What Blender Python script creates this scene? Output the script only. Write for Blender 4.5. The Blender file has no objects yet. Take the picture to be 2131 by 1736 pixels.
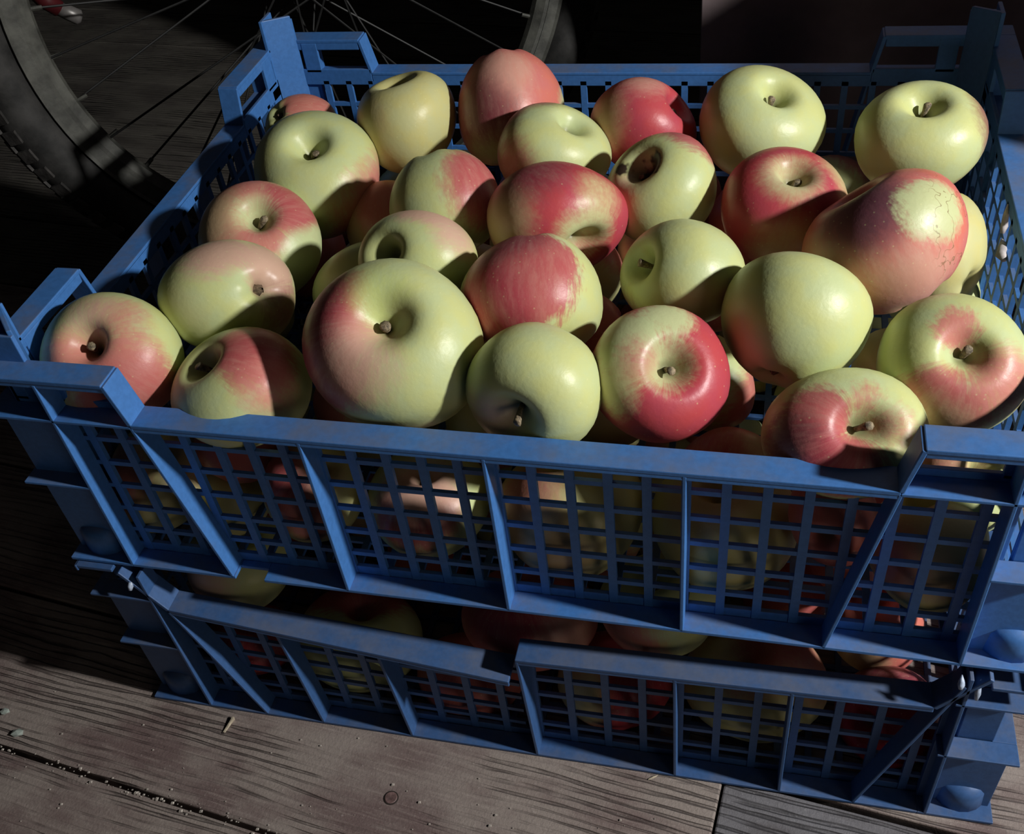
import bpy, bmesh, math, random
from mathutils import Vector, Matrix

C = bpy.context.scene.collection
scene = bpy.context.scene
MM = 0.001
FZ = 163.0                       # everything below is measured in mm from the foot of the upper crate; the floor is 163 mm lower

# ------------------------------------------------------------------ camera
cam = bpy.data.cameras.new('camera'); cam_o = bpy.data.objects.new('camera', cam); C.objects.link(cam_o)
cam.sensor_fit = 'HORIZONTAL'; cam.sensor_width = 36.0; cam.lens = 36.04; cam.clip_start = 0.02; cam.clip_end = 50
cam_o.matrix_world = Matrix((( 0.97187599, -0.07456047, 0.22337814, 0.131086),
                             ( 0.21286071,  0.68388866,-0.69784427,-0.350163),
                             (-0.10073418,  0.72576652, 0.68052596, 0.668112), (0, 0, 0, 1)))
scene.camera = cam_o

# ------------------------------------------------------------------ light
world = bpy.data.worlds.new('world'); scene.world = world; world.use_nodes = True
wb = world.node_tree.nodes['Background']; wb.inputs[0].default_value = (.95, .95, 1.0, 1); wb.inputs[1].default_value = 0.009

def area(name, loc, target, size, power, color):
    l = bpy.data.lights.new(name, 'AREA'); l.shape = 'DISK'; l.size = size; l.energy = power; l.color = color
    o = bpy.data.objects.new(name, l); C.objects.link(o); o.location = loc
    o.rotation_euler = (Vector(target) - Vector(loc)).to_track_quat('-Z', 'Y').to_euler()
    return o
area('work_lamp', (1.28, -0.14, 1.01), (0.0, 0.16, 0.26), 0.075, 26.5, (1.0, .99, .955))
area('soft_fill', (1.45, -1.15, 0.50), (0.0, 0.1, 0.12), 0.7, 2.2, (1.0, .86, .72))  # added soft fill from the front right, no visible source

vs = scene.view_settings
vs.view_transform = 'Standard'; vs.look = 'None'; vs.gamma = 1.0; vs.use_curve_mapping = False; vs.exposure = 0.0

# ------------------------------------------------------------------ helpers
def tag(o, label=None, cat=None, group=None, kind=None):
    if label: o['label'] = label
    if cat: o['category'] = cat
    if group: o['group'] = group
    if kind: o['kind'] = kind
    return o

def empty(name, loc=(0, 0, 0)):
    o = bpy.data.objects.new(name, None); o.location = loc; o.empty_display_size = .02; C.objects.link(o); return o

class MB:
    """collects faces in mm (upper-crate frame), builds ONE mesh object in metres"""
    def __init__(s, fn=None): s.v = []; s.f = []; s.fn = fn or (lambda p: p)
    def add(s, vs_, fs):
        b = len(s.v); s.v += [tuple(s.fn(p)) for p in vs_]; s.f += [tuple(i + b for i in f) for f in fs]; return s
    def box(s, x0, x1, y0, y1, z0, z1):
        return s.add([(x0,y0,z0),(x1,y0,z0),(x1,y1,z0),(x0,y1,z0),(x0,y0,z1),(x1,y0,z1),(x1,y1,z1),(x0,y1,z1)],
                     [(0,3,2,1),(4,5,6,7),(0,1,5,4),(1,2,6,5),(2,3,7,6),(3,0,4,7)])
    def hexa(s, pts):
        return s.add(pts, [(0,3,2,1),(4,5,6,7),(0,1,5,4),(1,2,6,5),(2,3,7,6),(3,0,4,7)])
    def beam(s, a, b, o0, o1, th):
        """plate from (s,z)=a to b in the wall plane, from depth o0 to o1, thickness th across its run"""
        dx, dz = b[0]-a[0], b[1]-a[1]; L = math.hypot(dx, dz); nx, nz = -dz/L*th/2, dx/L*th/2
        A = [(a[0]-nx, a[1]-nz), (b[0]-nx, b[1]-nz), (b[0]+nx, b[1]+nz), (a[0]+nx, a[1]+nz)]
        return s.hexa([(p[0], o0, p[1]) for p in A] + [(p[0], o1, p[1]) for p in A])
    def tube(s, pts, rads, n=10, cap=True):
        b = len(s.v); P = [Vector(p) for p in pts]; vv = []
        up = Vector((0, 0, 1))
        for i, p in enumerate(P):
            t = (P[min(i+1, len(P)-1)] - P[max(i-1, 0)]).normalized()
            a = t.cross(up) if abs(t.dot(up)) < .95 else t.cross(Vector((1, 0, 0)))
            a.normalize(); c = t.cross(a)
            for k in range(n):
                w = 2*math.pi*k/n; vv.append(tuple(p + rads[i]*(math.cos(w)*a + math.sin(w)*c)))
        ff = [(i*n+k, i*n+(k+1) % n, (i+1)*n+(k+1) % n, (i+1)*n+k) for i in range(len(P)-1) for k in range(n)]
        if cap: ff += [tuple(range(n))[::-1], tuple((len(P)-1)*n+k for k in range(n))]
        return s.add(vv, ff)
    def mesh(s, name):
        me = bpy.data.meshes.new(name)
        me.from_pydata([(x*MM, y*MM, (z+FZ)*MM) for x, y, z in s.v], [], s.f)
        bm = bmesh.new(); bm.from_mesh(me); bmesh.ops.recalc_face_normals(bm, faces=bm.faces); bm.to_mesh(me); bm.free()
        return me
    def build(s, name, mat, parent=None, smooth=False, bevel=0):
        me = s.mesh(name); me.materials.append(mat)
        o = bpy.data.objects.new(name, me); C.objects.link(o)
        if parent:
            o.parent = parent; me.transform(Matrix.Translation(-parent.location)) if parent.type == 'EMPTY' else None
        if smooth: me.polygons.foreach_set('use_smooth', [True]*len(me.polygons))
        if bevel:
            m = o.modifiers.new('edge', 'BEVEL'); m.width = bevel*MM; m.segments = 2; m.limit_method = 'ANGLE'; m.angle_limit = .6
        return o

class NT:
    def __init__(s, name):
        s.m = bpy.data.materials.new(name); s.m.use_nodes = True; s.t = s.m.node_tree
        s.b = s.t.nodes['Principled BSDF']
    def n(s, typ, ins=None, **kw):
        d = s.t.nodes.new(typ)
        for k, v in kw.items(): setattr(d, k, v)
        if ins:
            for k, v in ins.items():
                if isinstance(v, bpy.types.NodeSocket): s.t.links.new(v, d.inputs[k])
                else: d.inputs[k].default_value = v
        return d
    def math(s, op, a, b=0.0, clamp=False):
        return s.n('ShaderNodeMath', {0: a, 1: b}, operation=op, use_clamp=clamp).outputs[0]
    def mix(s, f, a, b):
        d = s.n('ShaderNodeMix', data_type='RGBA')
        for k, v in ((0, f), (6, a), (7, b)):
            if isinstance(v, bpy.types.NodeSocket): s.t.links.new(v, d.inputs[k])
            else: d.inputs[k].default_value = v if k == 0 else (*v[:3], 1)
        return d.outputs[2]
    def noise(s, vec, scale, detail=3, rough=.55):
        return s.n('ShaderNodeTexNoise', {'Vector': vec, 'Scale': scale, 'Detail': detail, 'Roughness': rough}).outputs[0]
    def ramp(s, f, a, b, smooth=True):
        return s.n('ShaderNodeMapRange', {0: f, 1: a, 2: b}, interpolation_type='SMOOTHSTEP' if smooth else 'LINEAR').outputs[0]
    def vscale(s, vec, sc):
        return s.n('ShaderNodeMapping', {'Vector': vec, 'Scale': sc}).outputs[0]
    def out(s, col=None, rough=None, normal=None):
        for k, v in (('Base Color', col), ('Roughness', rough), ('Normal', normal)):
            if v is None: continue
            if isinstance(v, bpy.types.NodeSocket): s.t.links.new(v, s.b.inputs[k])
            else: s.b.inputs[k].default_value = (*v[:3], 1) if k == 'Base Color' else v
        return s.m
    def bump(s, h, strength, dist):
        return s.n('ShaderNodeBump', {'Height': h, 'Strength': strength, 'Distance': dist}).outputs[0]

# ------------------------------------------------------------------ materials
def mat_plastic(name, base, dust):
    t = NT(name); g = t.n('ShaderNodeNewGeometry'); pos = g.outputs['Position']
    nz = t.n('ShaderNodeSeparateXYZ', {0: g.outputs['Normal']}).outputs[2]
    n1 = t.noise(pos, 22, 5, .65); n2 = t.noise(pos, 260, 3, .6)
    up = t.ramp(nz, .5, .95)
    d = t.math('MULTIPLY', t.math('MULTIPLY', up, t.ramp(n1, .38, .66)), dust)
    d = t.math('ADD', d, t.math('MULTIPLY', t.ramp(n1, .58, .75), .12), True)
    c = t.mix(t.ramp(n2, .3, .7), base, tuple(x*1.16 for x in base))
    c = t.mix(d, c, (.15, .14, .135))
    rr = t.math('ADD', t.math('MULTIPLY', n1, .25), .36)
    return t.out(c, rr, t.bump(n2, .12, .0006))
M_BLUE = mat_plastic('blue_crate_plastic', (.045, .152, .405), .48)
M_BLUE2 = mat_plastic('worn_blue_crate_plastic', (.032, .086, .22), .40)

def mat_simple(name, col, rough, nscale=60, var=.25, metal=0, bump=0.0):
    t = NT(name); pos = t.n('ShaderNodeNewGeometry').outputs['Position']; n = t.noise(pos, nscale, 5, .6)
    c = t.mix(t.ramp(n, .3, .7), tuple(x*(1-var) for x in col), tuple(x*(1+var) for x in col))
    t.b.inputs['Metallic'].default_value = metal
    return t.out(c, rough, t.bump(n, bump, .002) if bump else None)
M_TYRE = mat_simple('dusty_tyre_rubber', (.020, .019, .018), .75, 28, .8, 0, .5)
M_TREAD = mat_simple('worn_tread_rubber', (.035, .032, .03), .8, 90, .6, 0, .5)
M_RIM = mat_simple('dull_aluminium_rim', (.062, .062, .053), .6, 40, .5, .1, .3)
M_SPOKE = mat_simple('spoke_steel', (.014, .014, .014), .55, 80, .3, .3)
M_RED = mat_simple('red_bicycle_paint', (.06, .008, .010), .4, 30, .3)
M_SILVER = mat_simple('silver_fork_end', (.15, .14, .135), .4, 60, .2, .3)
M_WALL = mat_simple('dark_shed_wall', (.014, .013, .012), .9, 6, .3)
M_BOARD = mat_simple('dark_brown_board', (.24, .185, .19), .85, 9, .25, 0, .2)
M_STEM = mat_simple('dry_apple_stem', (.20, .155, .095), .7, 420, .7, 0, .4)
M_SEPAL = mat_simple('dry_brown_sepal', (.16, .11, .07), .8, 500, .5)
M_GLASS = NT('clear_glass_chip').out((.30, .34, .31), .12)
M_CHIP = mat_simple('pale_wood_chip', (.42, .36, .27), .8, 300, .3)
M_PLASTER = mat_simple('white_plastic_shred', (.46, .42, .42), .6, 200, .2)
M_GRIT = mat_simple('light_floor_grit', (.42, .38, .34), .6, 300, .3)

def mat_plank(name, col, dark, dirt):
    t = NT(name); oi = t.n('ShaderNodeObjectInfo'); tc = t.n('ShaderNodeTexCoord').outputs['Object']
    off = t.n('ShaderNodeVectorMath', {0: tc, 1: t.n('ShaderNodeCombineXYZ', {0: t.math('MULTIPLY', oi.outputs['Random'], 9.0), 1: t.math('MULTIPLY', oi.outputs['Random'], 3.1), 2: 0.0}).outputs[0]}, operation='ADD').outputs[0]
    warp = t.noise(t.vscale(off, (3, 9, 1)), 1.0, 2)
    wv = t.n('ShaderNodeVectorMath', {0: off, 1: t.n('ShaderNodeCombineXYZ', {0: 0.0, 1: t.math('MULTIPLY', warp, .022), 2: 0.0}).outputs[0]}, operation='ADD').outputs[0]
    yy = t.n('ShaderNodeSeparateXYZ', {0: wv}).outputs[1]
    wob = t.noise(t.vscale(off, (9, 60, 1)), 1.0, 3, .6)
    rings = t.math('SINE', t.math('ADD', t.math('MULTIPLY', yy, 980.0), t.math('MULTIPLY', wob, 8.0)))
    lowf = t.noise(t.vscale(wv, (5, 150, 1)), 1.0, 2, .5)
    g1 = t.math('ADD', t.math('MULTIPLY', rings, .42), t.math('MULTIPLY', t.math('SUBTRACT', lowf, .5), 1.6))
    g2 = t.noise(t.vscale(off, (26, 420, 1)), 1.0, 3, .6)
    blot = t.noise(t.vscale(off, (11, 22, 1)), 1.0, 5, .6)
    fine = t.noise(off, 420, 4, .7)
    worn = t.ramp(t.noise(t.vscale(off, (4.5, 12, 1)), 1.0, 4, .65), .42, .56)
    ridge = t.math('SUBTRACT', 1.0, t.ramp(g1, .05, .5))
    groove = t.math('MULTIPLY', t.math('SUBTRACT', 1.0, ridge), t.math('SUBTRACT', 1.0, t.math('MULTIPLY', worn, .88)))
    c = t.mix(t.ramp(blot, .34, .62), dark, col)
    c = t.mix(t.math('MULTIPLY', t.math('MULTIPLY', groove, t.ramp(g2, .36, .58)), .78), c, tuple(x*.28 for x in dark))
    c = t.mix(t.math('MULTIPLY', t.ramp(g2, .5, .72), .35), c, tuple(x*1.35 for x in col))
    c = t.mix(t.math('MULTIPLY', t.ramp(fine, .60, .74), .45), c, dirt)
    h = t.math('SUBTRACT', t.math('ADD', t.math('MULTIPLY', fine, .25), t.math('MULTIPLY', blot, .5)), t.math('MULTIPLY', groove, 1.3))
    t.b.inputs['Specular IOR Level'].default_value = .35
    return t.out(c, .68, t.bump(h, .9, .0022))
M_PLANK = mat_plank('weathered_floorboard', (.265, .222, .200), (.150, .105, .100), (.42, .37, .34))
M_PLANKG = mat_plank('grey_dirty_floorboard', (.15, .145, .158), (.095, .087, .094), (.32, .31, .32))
M_PLANK_DIM = mat_plank('dimmed_far_floorboard', (.12, .11, .095), (.085, .075, .068), (.15, .14, .12))  # far boards coloured darker to imitate the dim light behind the crates
M_SUB = mat_simple('dark_subfloor', (.010, .008, .007), .95, 10, .3)
M_KNOT = mat_simple('dark_red_wood_knot', (.14, .085, .08), .55, 200, .4, 0, .4)
M_CRACK = mat_simple('knot_crack', (.018, .012, .010), .9)

# ------------------------------------------------------------------ the room
def structure(name, mb, mat):
    return tag(mb.build(name, mat), kind='structure')
ang = math.radians(-6.8); ca, sa = math.cos(ang), math.sin(ang)
def fl(p):                        # board frame (along, across, height above the floor top) to crate frame
    return (p[0]*ca - p[1]*sa, p[0]*sa + p[1]*ca, p[2] - FZ)
floor = structure('floor', MB(fl).box(-1750, 1500, -900, 1750, -40, -24), M_SUB)
rp = random.Random(4)
edges = [-760, -628, -500, -371, -241, -109.5, 18, 146, 276, 407, 538, 671, 802, 927, 1057, 1190, 1320, 1452, 1585, 1715]
plank_at = {}
for i in range(len(edges)-1):
    a, b = edges[i]+1.9, edges[i+1]-1.9
    if i == 4: b += .3
    cuts = [-1700, 1450]
    if edges[i] == -109.5: cuts = [-1700, 133, 1450]
    elif i % 3 == 1: cuts = [-1700, rp.uniform(500, 900), 1450]
    for k in range(len(cuts)-1):
        dz = rp.uniform(-1.2, 1.2) if not (-371 <= edges[i] <= 407) else (-.4 if k == 0 else -1.5)
        mb = MB(fl)
        x0, x1 = cuts[k]+.8, cuts[k+1]-.8
        mb.box(x0, x1, a, b, -24, dz)
        grey = (edges[i] == -109.5 and k == 1) or (edges[i] == -241 and False)
        o = mb.build('plank', M_PLANKG if grey else (M_PLANK_DIM if edges[i] > 390 else M_PLANK), floor, bevel=1.3)
        # give each board its own frame along its run so that its grain follows it
        o.data.transform(Matrix.Rotation(-ang, 4, 'Z')); o.rotation_euler = (0, 0, ang)
        if grey: o['label'] = 'grey dirty board starting at the butt joint'
        plank_at[(i, k)] = o
structure('wall_back', MB(fl).box(-1750, 1500, 1700, 1750, -24, 2200), M_WALL)
structure('wall_left', MB(fl).box(-1750, -1700, -900, 1700, -24, 2200), M_WALL)
# ------------------------------------------------------------------ the crates
LX, DY, H1, H2 = 300.0, 455.0, 134.0, 163.0
W0, W1 = 14.0, 17.0               # the outer ledge is 14 mm deep, the lattice wall behind it 3 mm
def side_fn(which, dx, dy, dz):
    if which == 'front': f = lambda p: (p[0], p[1], p[2])
    elif which == 'back': f = lambda p: (p[0], DY - p[1], p[2])
    elif which == 'left': f = lambda p: (-LX + p[1], DY/2 + p[0], p[2])
    else: f = lambda p: (LX - p[1], DY/2 + p[0], p[2])
    return lambda p: tuple(a + b for a, b in zip(f(p), (dx, dy, dz)))

def crate(label, loc, mat, broken=False):
    dx, dy, dz = loc
    root = empty('plastic_crate', ((dx)*MM, (dy + DY/2)*MM, (dz + FZ)*MM))
    tag(root, label, 'crate', 'stacked blue fruit crates')
    rr = random.Random(3 if broken else 2)
    for which in ('front', 'left', 'right', 'back'):
        F = side_fn(which, dx, dy, dz)
        long_ = which in ('front', 'back')
        half = LX if long_ else DY/2
        q, qq, c = (204, 210, 254) if long_ else (118, 124, 178)
        br = broken and which == 'front'
        if br: q, qq, c = 244, 266, 254
        # --- rim profile
        if br: segs = [((-q, 123), (-8, 97), 0), ((-3, 117), (q, 125), 2)]
        else: segs = [((-q, H1-1.5), (q, H1-1.5), 0)]
        def rim_z(s):
            for (a, b, _) in segs:
                if a[0] <= s <= b[0]: return a[1] + (b[1]-a[1])*(s-a[0])/(b[0]-a[0])
            return H1 - 1.5
        for (a, b, extra) in segs:
            m = MB(F); push = -4 if br and extra == 0 else 0
            m.hexa([(a[0], 0, a[1]-1.5), (b[0], push, b[1]-1.5), (b[0], W1, b[1]-1.5), (a[0], W1, a[1]-1.5),
                    (a[0], 0, a[1]+1.5), (b[0], push, b[1]+1.5), (b[0], W1, b[1]+1.5), (a[0], W1, a[1]+1.5)])
            m.hexa([(a[0], 0, a[1]-4), (b[0], push, b[1]-4), (b[0], push+2, b[1]-4), (a[0], 2, a[1]-4),
                    (a[0], .3, a[1]), (b[0], push+.3, b[1]), (b[0], push+2, b[1]), (a[0], 2, a[1])])
            m.hexa([(a[0], W0, a[1]-10), (b[0], W0, b[1]-10), (b[0], W1, b[1]-10), (a[0], W1, a[1]-10),
                    (a[0], W0, a[1]), (b[0], W0, b[1]), (b[0], W1, b[1]), (a[0], W1, a[1])])
            m.build('rim_broken_piece' if br else 'rim', mat, root, bevel=.6)
        for sg in (-1, 1):
            m = MB(F)             # raised corner rail with its step
            if br:
                m.beam((sg*q, rim_z(sg*q*.999)+0), (sg*(qq+2), H2-3), 0, W1, 3)
                if sg < 0: m.box(-half, -qq-6, 1, W1, H2-4, H2-1)
                else: m.box(qq+4, half, 2, W1, H2-16, H2-13)
            else:
                m.beam((sg*q, H1-1), (sg*qq, H2-1), 0, W1, 3)
                m.box(*sorted((sg*qq, sg*(half if long_ else half-W1))), 0, W1, H2-3, H2)
                m.box(*sorted((sg*(qq+.5), sg*(half-.5))), .3, 2, H2-6, H2-1)
                # wall behind it: band, window, post, little square hole, end
                e = half - W0
                w1 = c - 5
                m.box(*sorted((sg*q, sg*e)), W0, W1, H1-11, H1+3)
                m.box(*sorted((sg*(qq+1), sg*e)), W0+.3, W1-.3, H2-9, H2-.8)
                m.box(*sorted((sg*w1, sg*(e-24 if not long_ else 263))), W0, W1, H1, H2-3)
                m.box(*sorted((sg*(276 if long_ else e-10), sg*e)), W0, W1, H1, H2-3)
            m.build('corner_rail', mat, root, bevel=.6)
            m = MB(F)             # ledges outside the corner
            hf = half if long_ else half - W0
            m.box(*sorted((sg*(q if not br else c), sg*hf)), 0, W0, H1-3.5, H1-1.5)
            m.box(*sorted((sg*c, sg*hf)), 0, W0, 74, 76)
            m.box(*sorted((sg*c, sg*hf)), 0, W0, 0, 2.5)
            if sg > 0 and which == 'front':      # opening in the corner wall, front right
                m.box(c, c+8, W0, W1, 0, H1-2); m.box(c, half-2, W0-3, W1-3, 2, 74.5); m.box(c, half-2, W0-3, W1-3, 120, H1-4)
            else:
                if long_: m.box(*sorted((sg*c, sg*(half-2))), W0-3, W1-3, 2, H1-4)
                else: m.box(*sorted((sg*c, sg*(half-W1-.5))), W0, W1, 0, H1-2)
            m.build('corner_ledge', mat, root, bevel=.4)
        # --- ribs
        if br: ribs = [(-252, -254, 158), (-205, -244, 121), (-160, -168, 0), (-91, -98, 0), (2, -2, 0), (98, 97, 0), (167, 166, 0), (214, 256, 150), (259, 258, 158)]
        elif long_: ribs = [(-254, -254, H2-4), (-182, -204, 0), (-103, -103, 0), (0, 0, 0), (103, 103, 0), (182, 204, 0), (254, 254, H2-4)]
        else: ribs = [(-178, -178, H2-4), (-104, -118, 0), (-40, -40, 0), (40, 40, 0), (104, 118, 0), (178, 178, H2-4)]
        for (s0, s1, zt) in ribs:
            zt = zt or rim_z(s1) - 1
            m = MB(F); m.beam((s0, 1), (s1, zt), 0, W0+1, 2.2); m.build('rib', mat, root, bevel=.5)
        # --- bottom ledge
        m = MB(F)
        if which == 'front' and not br: m.box(-c, -180, 0, W0, 0, 2.5); m.box(-160, c, 0, W0, 0, 2.5); m.box(-180, -160, 9, W0, 0, 2.5)
        else: m.box(-c, c, 0, W0, 0, 2.5)
        m.box(-c, c, W0+.5, W1+.3, 0, 9)
        m.build('bottom_ledge', mat, root, bevel=.4)
        # --- lattice
        m = MB(F); pitch = 20.6 if not br else 24.3; k = int(c/pitch)
        for i in range(-k, k+1):
            s = i*pitch + (0 if not br else 2); zt = rim_z(s)-6
            m.box(s-2.5, s+2.5, W0, W1, 2.4, zt)
        for z in (22, 43, 64, 84.5, 105):
            if br:
                hs = [x for x in (-c, -8)] ; g = z*.78
                m.beam((-c, z*.93), (-8, g), W0+.4, W1-.2, 3.6); m.beam((-3, z*.9), (c, z*.97), W0+.4, W1-.2, 3.6)
            else: m.box(-c, c, W0+.3, W1-.2, z-1.7, z+1.7)
        m.build('lattice_wall', mat, root)
    for sx in (-1, 1):
        for sy in (0, 1):
            fx = lambda p, sx=sx, sy=sy: (sx*p[0] + dx, (p[1] if sy == 0 else DY - p[1]) + dy, p[2] + dz)
            m = MB(fx)            # stacking post inside the corner, standing above the rail
            top = 187 if not broken else 160
            m.box(266, 287, 14.5, 17.5, 0, top-6); m.box(283, 286, 16, 37, 0, top)
            m.hexa([(264, 16, 0), (284, 36, 0), (286.5, 34, 0), (266.5, 14.5, 0), (266, 17, top-3), (284, 36, top), (286.5, 34, top), (268.5, 15.5, top-3)])
            m.build('stacking_post', mat, root, bevel=.6)
            m = MB(fx)            # round foot socket
            n = 20; ring = [(280 + r*math.cos(2*math.pi*k/n), 22 + r*math.sin(2*math.pi*k/n), z) for (r, z) in ((18, 0), (17, 18), (15, 22), (10, 24), (0.5, 24.5)) for k in range(n)]
            m.add(ring, [(j*n+k, j*n+(k+1) % n, (j+1)*n+(k+1) % n, (j+1)*n+k) for j in range(4) for k in range(n)] + [tuple(range(n))])
            m.build('foot_socket', mat, root, smooth=True)
    F = lambda p: (p[0]+dx, p[1]+dy, p[2]+dz)
    m = MB(F)
    for i in range(-13, 14): m.box(i*20.6-2.2, i*20.6+2.2, 16, DY-16, 0, 3)
    for j in range(21): m.box(-LX+16, LX-16, 20+j*20.6-2, 24+j*20.6-2, .4, 2.6)
    m.build('base_grid', mat, root)
    return root
top_crate = crate('upper blue plastic lattice crate heaped with apples, its rim whole', (0, 0, 0), M_BLUE)
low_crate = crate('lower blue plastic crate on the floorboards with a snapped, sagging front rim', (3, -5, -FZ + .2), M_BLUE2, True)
LABELS = {
'A': 'small pinkish apple with brown calyx, half hidden in the far left corner',
'B': 'large green apple with red lower right side, by the left rim near the back',
'C': 'yellow-green apple with its hollow on the top edge, in the back row left',
'D': 'pinkish-orange apple highest at the back, with no stem showing',
'E': 'green apple with dark red left side, in front of the highest pinkish one',
'F': 'red back-row apple with a puckered stem hollow on its right side',
'G': 'tall pale green apple in the back row, second from the right',
'H': 'pale green glossy apple with dark red right edge in the back right corner',
'I': 'green apple with a dark rotten split at its stem and a red cap',
'J': 'red apple with deep green stem basin, right of the rotten-stemmed one',
'K': 'apple half grey-green half red, second row, left of the twisted red apple',
'L': 'lopsided crimson apple with a green hollow at lower right, centre of the heap',
'M': 'red-streaked apple with thick stem in a yellow-green basin, by the left rim',
'N': 'green apple with pink-veined top and dark dimple, just behind the largest apple',
'O': 'pale green apple with closed round calyx and dusky pink top, by the left rim',
'P': 'apple with crimson upper side, behind the small plain green one, centre',
'Q': 'green apple with stem pointing left and shadowed lower half, right of centre',
'R': 'large rosy apple with sharp green patch and corky cracks, by the right wall',
'S': 'large plain pale green apple with dark calyx at its bottom, right of centre',
'T': 'apple with red streaks and crooked stem in the front left corner',
'U': 'apple with crimson shoulder and shaded hollow, second from the front left',
'V': 'largest apple, pale green with red left cheek and dark stem in a deep hollow',
'X': 'small plain green apple with whitish stem at its foot, over the front rim',
'Y': 'glossy red apple with green basin and short stem, near the front rim',
'Z': 'green apple with red left cheek, pressed against the front rim at the right',
'AA': 'green apple with star-shaped pink blush above its stem, at the right edge',
'AB': 'green apple mostly hidden between the largest apple and the red-streaked one',
'AD': 'dim yellow-green apple low against the right lattice wall, behind the cracked rosy one',
'AE': 'dull shaded apple sunk between the left rim apple and the half grey-green one',
'm1': 'dim yellowish apple behind the front lattice at its far left end',
'm2': 'pale apple with sharp light patches behind the front lattice, second from the left',
'm3': 'apple with dark red left side behind the front lattice, third from the left',
'm4': 'yellow and red apple behind the front lattice, left of the middle rib',
'm5': 'yellowish apple with a small stem behind the front lattice, right of the middle rib',
'm6': 'yellow apple low behind the front lattice under the long crimson-shadowed rim stretch',
'm7': 'brownish yellow apple with dark hollow behind the front lattice at its right end',
'm8': 'green apple with brown bruises seen through the front right handle slot',
'm9': 'reddish shaded apple peeping over the front rim left of the red-cheeked front apple',
'm10': 'reddish apple behind the front lattice left of the slanted right rib',
'l1': 'pale yellow apple in the notch above the left end of the lower rim',
'l2': 'apple with red crown and yellow bottom at the left of the lower crate',
'l3': 'pinkish red apple below the break of the lower rim',
'l4': 'rosy apple bulging above the break of the lower rim',
'l5': 'deep red and yellow apple behind the lower lattice right of the break',
'l6': 'orange-yellow apple showing only its underside above the lower rim, middle',
'l7': 'large yellow apple with a lit green streak behind the lower lattice',
'l8': 'deep crimson apple behind the right end of the lower lattice',
'l9': 'orange apple showing only its rounded underside above the right part of the lower rim',
'l10': 'red apple behind the left end of the lower lattice',
}
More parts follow.
